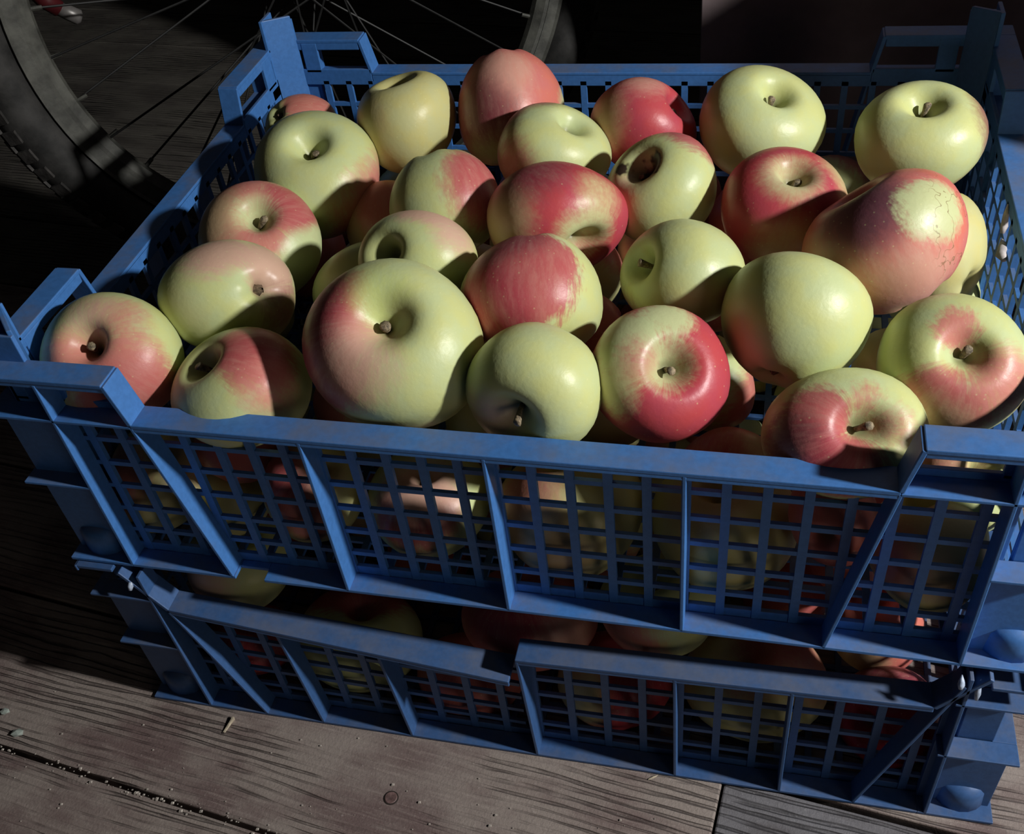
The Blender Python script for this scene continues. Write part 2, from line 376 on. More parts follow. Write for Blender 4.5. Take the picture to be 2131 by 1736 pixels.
# each apple: key, seed, kind, ground colour, centre in mm, shape matrix in mm, blush spots (direction on the apple, angle, softness, colour)
APPLES = [
('A',65,'c','g',[-223.5,324.59,143.56],[19.62,15.82,12.73,9.42,-20.53,13.91,15.26,-4.13,-19.75],[((0.919,0.077,-0.388),48,0.14,'pr')]),
('B',66,'s','g',[-188.12,264.75,135.22],[41.91,-18.52,6.42,19.46,39.88,-15.04,0.92,16.9,44.08],[((0.716,-0.671,-0.191),44,0.2,'p'),((0.431,-0.663,-0.612),36,0.15,'r')]),
('C',67,'s','y',[-132.96,321.55,149.7],[10.58,35.0,-9.73,-37.15,12.31,8.92,9.99,8.58,39.47],[((0.655,-0.717,0.238),26,0.2,'o'),((0.144,0.116,-0.983),26,0.2,'p')]),
('D',68,'n','p',[-58.86,342.91,151.38],[-38.41,-7.26,9.92,-11.49,34.03,-24.84,-5.42,-25.6,-37.42],[((-0.916,0.179,0.359),32,0.1,'g'),((0.04,-0.891,-0.452),34,0.2,'pt'),((0.519,-0.822,0.233),40,0.2,'dr'),((0.308,-0.353,0.883),28,0.2,'y')]),
('E',69,'s','g',[-15.53,280.27,148.54],[-30.63,13.51,21.14,-16.94,-32.55,-2.11,17.2,-8.61,29.81],[((0.873,-0.467,-0.137),34,0.2,'dr'),((0.832,0.465,-0.304),34,0.2,'r'),((0.436,-0.757,0.487),18,0.1,'dr')]),
('F',70,'s','r',[42.18,321.86,148.53],[3.4,-22.63,31.01,34.69,4.63,0.36,-6.02,26.35,19.62],[((-0.63,0.672,-0.389),30,0.25,'o'),((-0.082,0.821,0.564),24,0.2,'pt')]),
('G',71,'s','g',[124.24,322.18,149.5],[30.73,-26.39,12.51,28.28,27.26,-11.83,-1.27,16.04,37.05],[((-0.692,0.053,-0.72),30,0.2,'p')]),
('H',72,'s','g',[227.62,305.27,149.61],[-38.07,13.17,-2.29,-12.46,-37.34,-6.08,-4.03,-4.63,39.11],[((-0.958,0.236,0.161),28,0.14,'dr'),((0.876,-0.058,-0.479),30,0.2,'y'),((-0.527,0.569,-0.631),22,0.12,'dr')]),
('I',73,'h','g',[66.83,236.12,148.47],[5.21,31.57,-17.64,-34.53,-0.86,-11.75,-10.52,18.34,29.71],[((-0.634,0.762,0.13),36,0.1,'r'),((0.387,-0.595,0.705),22,0.15,'p')]),
('J',74,'s','r',[141.6,222.49,145.9],[31.72,20.11,8.02,-18.45,32.21,-7.74,-10.53,2.26,36.18],[((-0.0,-0.135,0.991),26,0.16,'g'),((0.49,0.711,0.504),22,0.15,'y'),((0.708,-0.706,-0.014),34,0.25,'o')]),
('K',75,'n','g',[-75.59,212.22,149.7],[-36.27,-2.73,10.66,-8.6,29.97,-23.28,-7.22,-24.31,-30.1],[((-0.882,-0.461,-0.099),46,0.18,'r')]),
('L',76,'n','r',[3.03,194.18,151.87],[-24.26,-24.79,29.19,-23.89,-13.8,-29.14,25.96,-28.07,-2.97],[((0.156,-0.095,0.983),28,0.12,'g'),((0.97,0.242,-0.031),32,0.16,'o'),((0.118,-0.715,0.689),14,0.14,'y'),((0.761,-0.647,-0.047),25,0.2,'dr')]),
('M',77,'s','g',[-201.35,183.23,130.96],[-1.19,38.24,13.43,-38.61,3.12,-13.26,-14.05,-13.07,36.39],[((-0.538,-0.688,0.487),46,0.14,'p'),((-0.426,0.458,0.78),34,0.1,'r'),((0.496,-0.134,0.858),44,0.14,'p'),((0.157,-0.753,0.639),34,0.2,'o'),((-0.066,-0.073,0.995),20,0.08,'g'),((0.332,0.936,0.114),44,0.1,'g')]),
('N',78,'n','g',[-71.11,143.13,152.58],[12.79,-30.14,-18.16,16.76,16.87,-21.65,21.56,-2.3,21.26],[((0.965,0.239,0.107),40,0.14,'pl'),((0.802,-0.597,0.017),26,0.14,'pl')]),
('O',79,'c','g',[-188.26,111.89,141.33],[18.23,-12.48,-35.18,-1.05,-37.13,9.53,-33.41,0.71,-16.02],[((-0.15,-0.472,-0.869),34,0.12,'pl'),((-0.915,-0.096,-0.393),34,0.14,'pl'),((0.632,-0.098,-0.769),24,0.16,'dr'),((-0.311,0.947,0.083),26,0.2,'y')]),
('P',80,'n','g',[3.68,117.49,149.19],[16.88,38.06,4.91,27.91,-8.32,-28.96,-25.65,14.93,-28.08],[((-0.905,0.335,-0.261),56,0.1,'r'),((-0.931,-0.123,0.344),40,0.12,'r'),((-0.567,0.082,-0.82),30,0.2,'dr')]),
('Q',81,'s','g',[88.77,145.97,147.72],[2.32,23.24,-30.58,-28.35,-12.3,-12.48,-13.72,23.71,16.77],[((0.561,-0.718,0.412),30,0.16,'dr'),((-0.703,-0.084,0.706),14,0.2,'o')]),
('R',82,'n','p',[201.38,170.56,158.29],[7.5,35.02,-26.35,-36.37,19.35,15.43,23.84,18.81,31.63],[((0.704,-0.222,0.675),36,0.2,'dp'),((0.861,0.47,0.192),26,0.05,'g'),((0.156,-0.122,0.98),16,0.1,'o'),((0.765,-0.258,-0.59),40,0.2,'pt'),((0.299,-0.953,0.048),26,0.2,'o')]),
('S',83,'c','g',[150.71,108.66,146.03],[-28.15,-26.48,10.26,20.53,-8.89,33.37,-19.74,28.77,19.97],[((0.41,0.461,-0.787),18,0.2,'o')]),
('T',84,'s','g',[-242.01,53.9,133.17],[23.68,32.75,2.02,-26.93,20.86,-21.76,-18.62,11.34,34.02],[((0.633,0.272,0.724),34,0.14,'p'),((0.951,0.022,0.309),46,0.16,'pr'),((0.034,-0.334,0.942),26,0.14,'p'),((-0.168,0.588,0.791),18,0.12,'p'),((-0.509,0.221,0.832),16,0.12,'pl')]),
('U',85,'s','g',[-157.8,49.0,121.37],[26.68,-25.34,-20.38,23.79,28.68,-9.85,16.43,-7.36,33.33],[((0.755,-0.327,0.568),40,0.14,'r'),((0.52,-0.824,0.225),24,0.14,'p')]),
('V',86,'s','g',[-64.31,65.01,146.73],[14.5,47.96,5.87,-40.94,15.9,-21.22,-20.71,0.55,43.77],[((0.192,-0.826,0.53),40,0.13,'r'),((-0.195,-0.737,0.647),26,0.1,'r'),((-0.462,-0.438,0.771),14,0.07,'r'),((0.447,-0.428,0.786),26,0.16,'pl'),((-0.363,-0.003,0.932),14,0.1,'gy')]),
('X',88,'s','g',[19.33,48.67,140.06],[-23.19,27.58,-8.67,2.55,-8.61,-35.24,-28.19,-22.5,3.99],[((0.431,-0.229,0.873),24,0.2,'pl')]),
('Y',89,'s','r',[82.08,71.37,134.22],[-16.75,-30.87,12.47,23.22,-20.94,-20.85,24.44,-1.71,28.54],[((0.641,0.465,0.611),30,0.08,'g'),((0.745,-0.277,0.607),24,0.07,'g'),((0.076,0.07,0.995),26,0.1,'g'),((0.064,0.87,0.488),24,0.1,'y'),((0.322,0.441,0.838),9,0.08,'r')]),
('Z',90,'s','g',[178.29,45.51,124.93],[-25.6,-31.23,10.38,17.43,-21.64,-20.89,17.69,-6.85,29.08],[((0.517,0.379,0.768),30,0.08,'r'),((0.194,0.876,0.441),34,0.12,'dr'),((-0.297,0.629,0.719),34,0.1,'r'),((0.328,-0.356,0.875),7,0.06,'p'),((-0.28,-0.317,0.906),8,0.08,'p')]),
('AA',520,'s','g',[231.99,91.99,135.09],[-34.46,14.38,3.33,-13.22,-26.64,-22.15,-6.13,-21.26,29.71],[((-0.004,-0.438,0.899),17,0.05,'p'),((0.53,0.615,0.584),36,0.12,'r'),((-0.369,0.517,0.773),26,0.12,'p'),((0.62,0.731,0.286),28,0.2,'o')]),
('AB',527,'n','g',[-117.5,159.3,111.63],[19.11,21.29,-22.9,-4.5,28.17,21.68,29.98,-9.14,16.83],[]),
('AD',541,'n','y',[240.39,217.35,120.3],[13.69,14.62,-18.88,13.09,19.91,23.81,28.66,-19.56,7.93],[((-0.611,-0.726,0.316),30,0.2,'o')]),
('AE',548,'n','o',[-133.08,246.94,106.12],[-22.5,-19.71,-8.52,3.87,-15.57,27.76,-22.2,18.68,14.62],[((-0.782,0.623,-0.027),40,0.2,'p')]),
('m1',452,'n','y',[-252.98,55.03,24.94],[-30.99,5.76,10.41,-1.91,-36.32,5.57,10.49,0.51,35.25],[((0.604,0.679,0.417),40,0.2,'p'),((-0.542,0.049,0.839),40,0.2,'o')]),
('m2',459,'n','y',[-216.42,70.13,-0.04],[27.35,-1.47,11.05,-1.87,30.96,5.22,-11.28,-3.54,29.08],[((-0.874,0.24,0.422),30,0.2,'o')]),
('m3',466,'n','y',[-137.65,50.57,32.51],[-5.5,27.73,14.61,-31.49,-9.97,5.02,7.48,-13.64,29.52],[((0.673,-0.515,0.53),42,0.12,'r'),((0.894,0.383,0.234),34,0.15,'p'),((0.236,0.068,0.969),24,0.15,'pl')]),
('m4',473,'n','g',[-62.02,57.77,25.05],[-9.29,38.52,-0.12,-37.09,-8.16,0.17,1.43,0.23,38.01],[((0.736,0.231,0.636),42,0.16,'r'),((0.318,0.144,0.937),40,0.2,'pl')]),
('m5',480,'s','y',[29.14,60.69,27.37],[36.65,23.28,-8.4,-20.68,37.26,14.39,14.39,-7.56,41.89],[((-0.025,-0.743,0.669),30,0.2,'p'),((0.322,-0.939,-0.125),40,0.2,'o')]),
('m6',487,'n','y',[122.45,58.97,29.77],[-37.85,18.25,-6.61,-18.5,-37.39,1.71,-4.97,4.9,41.24],[((0.136,0.093,0.986),34,0.2,'o'),((0.45,0.323,0.833),24,0.2,'o')]),
('m7',494,'s','y',[235.67,54.37,31.36],[26.51,17.38,-9.88,-14.1,30.6,17.37,15.36,-7.78,32.97],[((0.66,-0.664,0.351),50,0.2,'o'),((-0.135,-0.973,0.19),30,0.2,'p')]),
('m8',501,'n','g',[250.65,83.88,53.38],[-25.64,4.44,10.73,-7.16,-26.18,-6.28,8.96,-8.25,25.07],[((0.754,-0.141,0.642),26,0.2,'p'),((-0.149,-0.214,0.965),14,0.1,'br')]),
('m9',508,'n','p',[123.85,99.57,23.07],[-33.25,15.93,-2.23,1.22,-2.56,-36.74,-16.01,-33.15,1.83],[((-0.073,-0.997,-0.035),50,0.2,'r'),((-0.905,-0.424,-0.027),30,0.2,'o')]),
('m10',2804,'n','p',[180.78,42.54,67.43],[-7.34,21.77,-5.38,-0.93,-7.7,-27.13,-25.92,-9.97,0.46],[((-0.794,-0.568,0.218),40,0.2,'pr')]),
('l1',451,'n','g',[-217.64,52.76,-55.92],[-35.08,8.2,9.7,-5.95,-37.39,7.09,10.68,4.06,36.61],[((0.555,0.818,0.154),36,0.25,'pl')]),
('l2',458,'n','g',[-142.53,54.45,-138.15],[43.68,10.89,6.92,-10.55,41.28,8.53,-4.26,-11.4,42.17],[((-0.411,0.642,0.647),62,0.16,'r')]),
('l3',465,'n','p',[-56.76,48.34,-160.62],[-10.48,37.33,8.95,-33.86,-9.9,8.16,12.18,-5.2,34.58],[((0.721,0.287,0.631),50,0.2,'pr')]),
('l4',472,'n','p',[-5.51,55.32,-83.72],[-29.25,-35.84,-6.86,28.96,-27.2,1.58,-8.42,-0.43,40.02],[((-0.295,0.246,0.923),50,0.2,'r'),((-0.99,-0.068,0.124),30,0.2,'pl')]),
('l5',479,'n','r',[51.49,50.89,-143.45],[-18.56,-35.69,9.89,31.81,-16.47,6.74,-4.43,11.83,35.38],[((-0.336,0.934,0.125),40,0.14,'y'),((-0.819,0.011,0.574),34,0.2,'cr')]),
('l6',486,'n','g',[83.76,53.23,-51.89],[-1.39,-38.09,-7.22,36.15,-2.56,3.01,-4.88,-6.84,35.79],[((-0.832,0.555,-0.018),44,0.2,'p')]),
('l7',493,'n','y',[151.19,57.67,-136.11],[6.25,-45.79,-16.94,41.78,2.62,3.72,-6.14,-16.94,39.86],[((-0.379,-0.252,0.891),24,0.14,'p'),((0.085,-0.931,0.355),30,0.2,'p'),((0.263,-0.361,0.895),30,0.2,'r')]),
('l8',500,'n','cr',[239.95,50.71,-139.17],[21.65,-10.35,-25.68,-10.57,25.24,-19.47,25.04,19.25,12.72],[((0.372,0.912,0.173),50,0.2,'dr')]),
('l9',507,'n','p',[230.15,105.0,-116.28],[6.71,29.72,-9.17,-32.54,8.63,5.38,5.99,7.81,32.11],[((0.742,-0.653,-0.15),40,0.2,'o')]),
('l10',2803,'n','r',[-227.87,43.12,-141.01],[27.22,20.05,2.47,-15.34,24.87,3.29,1.14,-7.62,29.4],[((0.68,-0.403,0.612),50,0.2,'r')]),
]
FILL = [('u',[152.8,233.3,42.5],35.8),('u',[-58.9,195.3,38.3],31.3),('u',[252.3,282.5,38.1],31.3),('u',[237.5,368.3,41.1],33.6),('u',[-3.5,290.4,40.5],33.4),('u',[-114.1,361.4,41.5],34.3),('u',[184.2,132.6,42.2],35.1),('u',[-238.6,300.1,42.3],36.2),('u',[-31.7,123.6,41.9],34.0),('u',[226.2,192.4,40.8],33.2),('u',[97.0,276.3,39.3],31.6),('u',[-151.9,189.8,42.7],35.8),('u',[103.7,172.0,40.7],33.3),('u',[15.1,219.8,38.5],31.3),('u',[-5.9,377.8,40.5],32.6),('u',[-123.7,120.9,42.8],35.4),('u',[-222.4,125.8,37.8],31.0),('u',[120.9,366.5,43.2],35.4),('u',[-237.5,377.2,42.9],35.1),('u',[-247.3,224.4,38.6],31.0),('u',[-81.7,263.6,41.7],34.6),('u',[-165.4,280.6,39.3],32.7),('u',[171.7,320.9,40.3],32.9),('u',[63.0,401.3,41.7],34.1),('u',[38.4,149.1,39.8],32.7),('u',[182.0,400.9,45.7],32.8),('u',[54.7,332.3,42.1],34.9),('u',[-172.5,392.5,38.8],32.3),('u',[-53.9,329.7,39.4],31.6),('u',[-191.8,74.8,55.9],32.2),('u',[-66.4,404.0,37.8],31.4),('w',[236.9,363.7,-123.9],32.4),('w',[-51.9,296.6,-119.6],36.3),('w',[146.6,258.8,-122.4],34.1),('w',[-243.1,160.3,-119.3],35.8),('w',[-119.1,231.1,-121.0],35.9),('w',[52.1,332.3,-124.0],32.5),('w',[-138.2,365.4,-121.9],34.1),('w',[111.1,381.4,-120.2],35.4),('w',[131.6,341.2,-65.5],36.5),('w',[-245.5,269.4,-122.1],33.5),('w',[88.4,164.7,-122.2],34.4),('w',[-162.9,174.7,-121.7],33.4),('w',[-13.9,233.6,-124.9],31.2),('w',[-55.6,180.5,-121.1],35.5),('w',[-241.4,354.3,-120.0],36.7),('w',[181.4,208.9,-99.1],32.4),('w',[-108.3,132.8,-122.8],34.1),('w',[167.8,135.3,-121.8],33.5),('w',[-44.5,368.2,-120.6],36.2),('w',[-216.1,238.1,-73.6],32.8),('w',[40.3,237.4,-88.5],36.0),('w',[-66.5,362.5,-52.4],36.5),('w',[-161.2,346.0,-62.4],34.1),('w',[-136.0,243.7,-54.6],34.4),('w',[238.2,275.5,-121.5],33.6),('w',[20.9,388.7,-123.8],31.6),('w',[-97.3,191.6,-71.2],32.2),('w',[179.2,395.1,-110.4],36.4),('w',[136.4,144.3,-63.6],35.3),('w',[-182.1,162.6,-58.8],34.6),('w',[27.2,150.0,-93.2],36.4),('w',[205.5,125.0,-60.9],31.1),('w',[-2.2,308.8,-72.3],35.5),('w',[228.1,240.8,-67.3],32.9),('w',[-182.3,304.6,-122.9],32.5),('w',[117.8,222.8,-71.9],35.9),('w',[-30.9,154.1,-61.7],31.1),('w',[240.6,318.6,-72.4],32.6),('w',[92.6,287.5,-102.1],32.1),('w',[180.2,297.5,-81.7],32.5),('w',[43.1,364.9,-70.2],31.6),('w',[225.2,386.2,-61.5],32.6),('w',[-39.8,244.3,-66.4],34.6),('w',[-238.1,382.5,-60.2],31.4),('w',[-224.5,317.5,-65.4],33.0),('w',[243.8,174.7,-50.0],34.6),('w',[-85.3,295.8,-60.5],33.2),('w',[-115.3,127.3,-55.7],34.0),('w',[248.6,195.0,-123.5],31.8),('w',[-246.7,143.5,-55.7],31.2),('w',[110.6,401.8,-50.1],31.6),('w',[-9.6,400.6,-61.6],34.4),('w',[-120.0,401.0,-72.1],31.1),('w',[-186.5,401.0,-96.8],32.3),('w',[75.5,172.8,-53.0],31.6)]
CRACK_DIR = (0.475, 0.826, -0.304)
def apple_verts(seed, kind='n', nr=34, ns=44):
    """Unit apple about its own axis: stem basin at +Z, calyx basin at -Z."""
    rnd = random.Random(seed)
    H = rnd.uniform(.86, .93)
    ds = rnd.uniform(.40, .50); wsd = rnd.uniform(.24, .30)
    dc = rnd.uniform(.20, .27); wcd = rnd.uniform(.20, .26)
    if kind == 'shallow': ds *= .7
    sh = rnd.uniform(.04, .09)
    lob = rnd.uniform(.008, .028); ph = rnd.uniform(0, 6.28)
    l2 = rnd.uniform(.01, .035); p2 = rnd.uniform(0, 6.28)
    tx, ty = rnd.uniform(-.06, .06), rnd.uniform(-.06, .06)
    V = [(0, 0, 0)] * (nr * ns + 2)
    def prof(t, a):
        st, ct = math.sin(t), math.cos(t)
        rho = st * (1 + sh * ct + .03 * math.sin(2 * t))
        fr = 1 + lob * math.cos(5 * a + ph) * (.4 - .6 * ct) + l2 * math.cos(2 * a + p2) * st + .5 * l2 * math.cos(3 * a + 2 * p2)
        rho *= fr
        z = H * (abs(ct) ** .9) * (1 if ct >= 0 else -1)
        z += (tx * math.cos(a) + ty * math.sin(a)) * rho * ct
        if ct > 0: z -= ds * math.exp(-(rho / wsd) ** 2)
        else: z += dc * math.exp(-(rho / wcd) ** 2) - lob * 1.1 * math.cos(5 * a + ph) * math.exp(-((rho - .33) / .16) ** 2)
        return rho * math.cos(a), rho * math.sin(a), z
    for i in range(nr):
        u = (i + 1) / (nr + 1)
        t = math.pi * (u - .10 * math.sin(2 * math.pi * u) / 1.3)
        for j in range(ns):
            V[i * ns + j] = prof(t, 2 * math.pi * j / ns)
    V[nr * ns] = prof(1e-4, 0); V[nr * ns + 1] = prof(math.pi - 1e-4, 0)
    return V
def apple_faces(nr=34, ns=44):
    F = []
    for i in range(nr - 1):
        for j in range(ns):
            k = (j + 1) % ns
            F.append((i * ns + j, (i + 1) * ns + j, (i + 1) * ns + k, i * ns + k))
    for j in range(ns):
        k = (j + 1) % ns
        F.append((nr * ns, j, k)); F.append((nr * ns + 1, (nr - 1) * ns + k, (nr - 1) * ns + j))
    return F
# ------------------------------------------------------------------ apples
COL = {'g': (.515, .58, .30), 'gy': (.52, .60, .20), 'y': (.54, .53, .26), 'o': (.50, .36, .20), 'pl': (.62, .38, .29), 'p': (.58, .175, .155),
       'pt': (.60, .31, .24), 'pr': (.50, .13, .12), 'r': (.44, .060, .085), 'cr': (.34, .018, .04), 'dr': (.21, .045, .06), 'dp': (.12, .045, .07), 'br': (.20, .11, .05)}
def mat_apple(key, seed, base, spots, kind='n'):
    t = NT('apple_skin_' + key); rnd = random.Random(seed)
    tc = t.n('ShaderNodeTexCoord').outputs['Object']
    p = t.n('ShaderNodeVectorMath', {0: tc, 1: (rnd.uniform(-3, 3), rnd.uniform(-3, 3), 0)}, operation='ADD').outputs[0]
    dirn = t.n('ShaderNodeVectorMath', {0: tc}, operation='NORMALIZE').outputs[0]
    # streaks that run from stem to calyx: noise over the longitude
    sx = t.n('ShaderNodeSeparateXYZ', {0: dirn})
    fl_ = t.n('ShaderNodeVectorMath', {0: t.n('ShaderNodeCombineXYZ', {0: sx.outputs[0], 1: sx.outputs[1], 2: 0.0}).outputs[0]}, operation='NORMALIZE').outputs[0]
    z3 = t.n('ShaderNodeCombineXYZ', {0: 0.0, 1: 0.0, 2: t.math('MULTIPLY', sx.outputs[2], .30)}).outputs[0]
    lon = t.n('ShaderNodeVectorMath', {0: fl_, 1: z3}, operation='ADD').outputs[0]
    streak = t.noise(lon, 11.0, 4, .7); big = t.noise(p, 55, 3, .55); fine = t.noise(p, 330, 3, .6); vf = t.noise(p, 900, 2, .6)
    c = t.mix(t.ramp(big, .3, .7), COL[base], tuple(x*k for x, k in zip(COL[base], (1.08, 1.0, .80))))
    for (d, a, soft, col) in spots:
        dt = t.n('ShaderNodeVectorMath', {0: dirn, 1: d}, operation='DOT_PRODUCT').outputs['Value']
        th = math.cos(math.radians(a)); k = (1 - th)
        dt = t.math('ADD', dt, t.math('MULTIPLY', t.math('SUBTRACT', big, .5), .55*k + .05))
        redd = col in ('p', 'pl', 'r', 'pr', 'cr', 'pt', 'dr')
        dt = t.math('ADD', dt, t.math('MULTIPLY', t.math('SUBTRACT', streak, .5), (.9 if redd else .25)*k + .10))
        dt = t.math('ADD', dt, t.math('MULTIPLY', t.math('SUBTRACT', fine, .5), .10))
        m = t.ramp(dt, th - soft*.9, th + soft*.9)
        m = t.math('MULTIPLY', m, .93)
        cc = COL[col]
        c2 = t.mix(t.math('MULTIPLY', t.ramp(streak, .34, .72), .5 if redd else .1), cc, tuple(min(1, x*.55 + y*.45) for x, y in zip(cc, COL['pl'])))
        c2 = t.mix(t.math('MULTIPLY', t.ramp(vf, .62, .78), .22), c2, COL['pt']) if redd else c2
        c = t.mix(m, c, c2)
    # russet in the stem basin and pale dots
    rad = t.n('ShaderNodeVectorMath', {0: t.n('ShaderNodeVectorMath', {0: tc, 1: (1, 1, 0)}, operation='MULTIPLY').outputs[0]}, operation='LENGTH').outputs['Value']
    basin = t.math('MULTIPLY', t.math('SUBTRACT', 1.0, t.ramp(rad, .002, .0075)), .75)
    c = t.mix(basin, c, (.13, .12, .05) if kind != 'c' else (.16, .11, .06))
    dots = t.n('ShaderNodeTexVoronoi', {'Vector': p, 'Scale': 210}).outputs['Distance']
    c = t.mix(t.math('MULTIPLY', t.math('SUBTRACT', 1.0, t.ramp(dots, .06, .14)), .28), c, tuple(min(1, x*1.2 + .05) for x in COL['y']))
    if kind == 'h':                # rotten split beside the stem
        d1 = t.n('ShaderNodeVectorMath', {0: dirn, 1: (0, 0, 1)}, operation='DOT_PRODUCT').outputs['Value']
        d1 = t.math('ADD', d1, t.math('MULTIPLY', t.math('SUBTRACT', big, .5), .5))
        c = t.mix(t.ramp(d1, .90, .95), c, (.035, .022, .015))
    if key == 'R':                 # corky cracks in the skin by the green patch
        d1 = t.n('ShaderNodeVectorMath', {0: dirn, 1: CRACK_DIR}, operation='DOT_PRODUCT').outputs['Value']
        n = t.noise(p, 46, 3, .6); ln = t.math('SUBTRACT', 1.0, t.ramp(t.math('ABSOLUTE', t.math('SUBTRACT', n, .5)), .002, .010))
        c = t.mix(t.math('MULTIPLY', ln, t.math('MULTIPLY', t.ramp(d1, .60, .80), .75)), c, (.20, .12, .05))
    r = t.math('ADD', t.math('MULTIPLY', fine, .14), .33)
    t.b.inputs['Specular IOR Level'].default_value = .38
    t.b.inputs['Subsurface Weight'].default_value = 0.0
    return t.out(c, r, t.bump(t.math('ADD', fine, t.math('MULTIPLY', big, 3)), .10, .0012))

FACES = apple_faces()
def apple_mesh(name, seed, M, mat, nr=34, ns=44, squash=None):
    R3 = Matrix((M[0:3], M[3:6], M[6:9]))
    # split into rotation (kept on the object) and stretch (kept in the mesh), so the mesh stays about the apple's own axis
    zax = (R3 @ Vector((0, 0, 1))).normalized(); xax = (R3 @ Vector((1, 0, 0))); xax = (xax - zax*xax.dot(zax)).normalized(); yax = zax.cross(xax)
    Q = Matrix((xax, yax, zax)).transposed()
    L = Q.inverted() @ R3
    me = bpy.data.meshes.new(name)
    me.from_pydata([tuple((L @ Vector(v))*MM) for v in apple_verts(seed, 'n', nr, ns)], [], apple_faces(nr, ns))
    me.polygons.foreach_set('use_smooth', [True]*len(me.polygons)); me.materials.append(mat)
    return me, Q, L

def stem_part(parent, seed, L, hgt=None):
    rnd = random.Random(seed+77); s = L[2][2]*MM
    z0 = .40*s; top = z0 + (hgt or rnd.uniform(.13, .24))*s; bx, by = rnd.uniform(-.10, .10)*s, rnd.uniform(-.10, .10)*s
    pts = [(0, 0, z0), (bx*.3, by*.3, z0+(top-z0)*.45), (bx, by, top), (bx*1.15, by*1.15, top+.015*s)]
    rads = [.048*s, .040*s, .066*s, .040*s]
    n = 8; V = []; Fc = []
    for (p, r) in zip(pts, rads):
        for k in range(n):
            w = 2*math.pi*k/n; V.append((p[0]+r*math.cos(w), p[1]+r*math.sin(w), p[2]))
    for i in range(3):
        for k in range(n): Fc.append((i*n+k, i*n+(k+1) % n, (i+1)*n+(k+1) % n, (i+1)*n+k))
    Fc += [tuple(range(n))[::-1], tuple(3*n+k for k in range(n))]
    me = bpy.data.meshes.new('stem'); me.from_pydata(V, [], Fc); me.materials.append(M_STEM)
    me.polygons.foreach_set('use_smooth', [True]*len(me.polygons))
    o = bpy.data.objects.new('stem', me); C.objects.link(o); o.parent = parent; return o

def calyx_part(parent, seed, L):
    rnd = random.Random(seed+33); s = L[2][2]*MM; V = []; Fc = []
    z0 = -.66*s
    for k in range(5):
        a = 2*math.pi*k/5 + rnd.uniform(-.2, .2); b = len(V)
        for (r, w, z) in ((.09, .075, .0), (.055, .05, -.07), (.015, .006, -.13)):
            for sg in (-1, 1):
                for th in (0, .014):
                    V.append(((r*math.cos(a) - sg*w*math.sin(a))*s, (r*math.sin(a) + sg*w*math.cos(a))*s, z0 + (z + th)*s))
        for i in (0, 4):
            Fc += [(b+i, b+i+2, b+i+6, b+i+4), (b+i+1, b+i+5, b+i+7, b+i+3), (b+i, b+i+4, b+i+5, b+i+1), (b+i+2, b+i+3, b+i+7, b+i+6)]
        Fc += [(b, b+1, b+3, b+2), (b+8, b+10, b+11, b+9)]
    me = bpy.data.meshes.new('calyx'); me.from_pydata(V, [], Fc); me.materials.append(M_SEPAL)
    o = bpy.data.objects.new('calyx', me); C.objects.link(o); o.parent = parent; return o

for (key, seed, kind, base, pc, M, spots) in APPLES:
    mat = mat_apple(key, seed, base, spots, kind)
    me, Q, L = apple_mesh('apple', seed, M, mat)
    o = bpy.data.objects.new('apple', me); C.objects.link(o)
    mw = Q.to_4x4(); mw.translation = Vector((pc[0]*MM, pc[1]*MM, (pc[2]+FZ)*MM)); o.matrix_world = mw
    low = key[0] == 'l'
    tag(o, LABELS[key], 'apple', 'apples in the lower crate' if low else 'apples heaped in the upper crate')
    if kind in ('s', 'h'): stem_part(o, seed, L, {'X': .50, 'Q': .46, 'U': .36, 'M': .30, 'H': .24, 'Z': .30, 'AA': .28, 'V': .24, 'T': .30, 'G': .24, 'Y': .26, 'F': .3}.get(key))
    if kind == 'c': calyx_part(o, seed, L)

fm = {}
for i, (tg, pc, r) in enumerate(FILL):
    rf = random.Random(i)
    ky = rf.randrange(6)
    if ky not in fm: fm[ky] = mat_apple('hidden_%d' % ky, 900+ky, ('g', 'y', 'p', 'g', 'pr', 'y')[ky], [((.7, .3, .64), 55, .2, ('r', 'p', 'cr', 'pr', 'r', 'o')[ky])])
    if (ky, 'm') not in fm:
        me, Q, L = apple_mesh('apple', 500+ky, [1000, 0, 0, 0, 1000, 0, 0, 0, 1000], fm[ky], 20, 28); fm[(ky, 'm')] = me
    me = fm[(ky, 'm')]
    if (ky, 'r', round(r)) not in fm:
        m2 = me.copy(); m2.transform(Matrix.Scale(round(r)*MM, 4)); fm[(ky, 'r', round(r))] = m2
    o = bpy.data.objects.new('apple', fm[(ky, 'r', round(r))]); C.objects.link(o)
    o.rotation_euler = (rf.uniform(0, 6), rf.uniform(0, 6), rf.uniform(0, 6)); o.location = (pc[0]*MM, pc[1]*MM, (pc[2]+FZ)*MM)
    if tg == 'u': tag(o, 'apple buried under the top layer of the upper crate, glimpsed only through gaps', 'apple', 'apples buried in the upper crate')
    else: tag(o, 'apple packed deep in the lower crate behind the front row, in shadow', 'apple', 'apples buried in the lower crate')
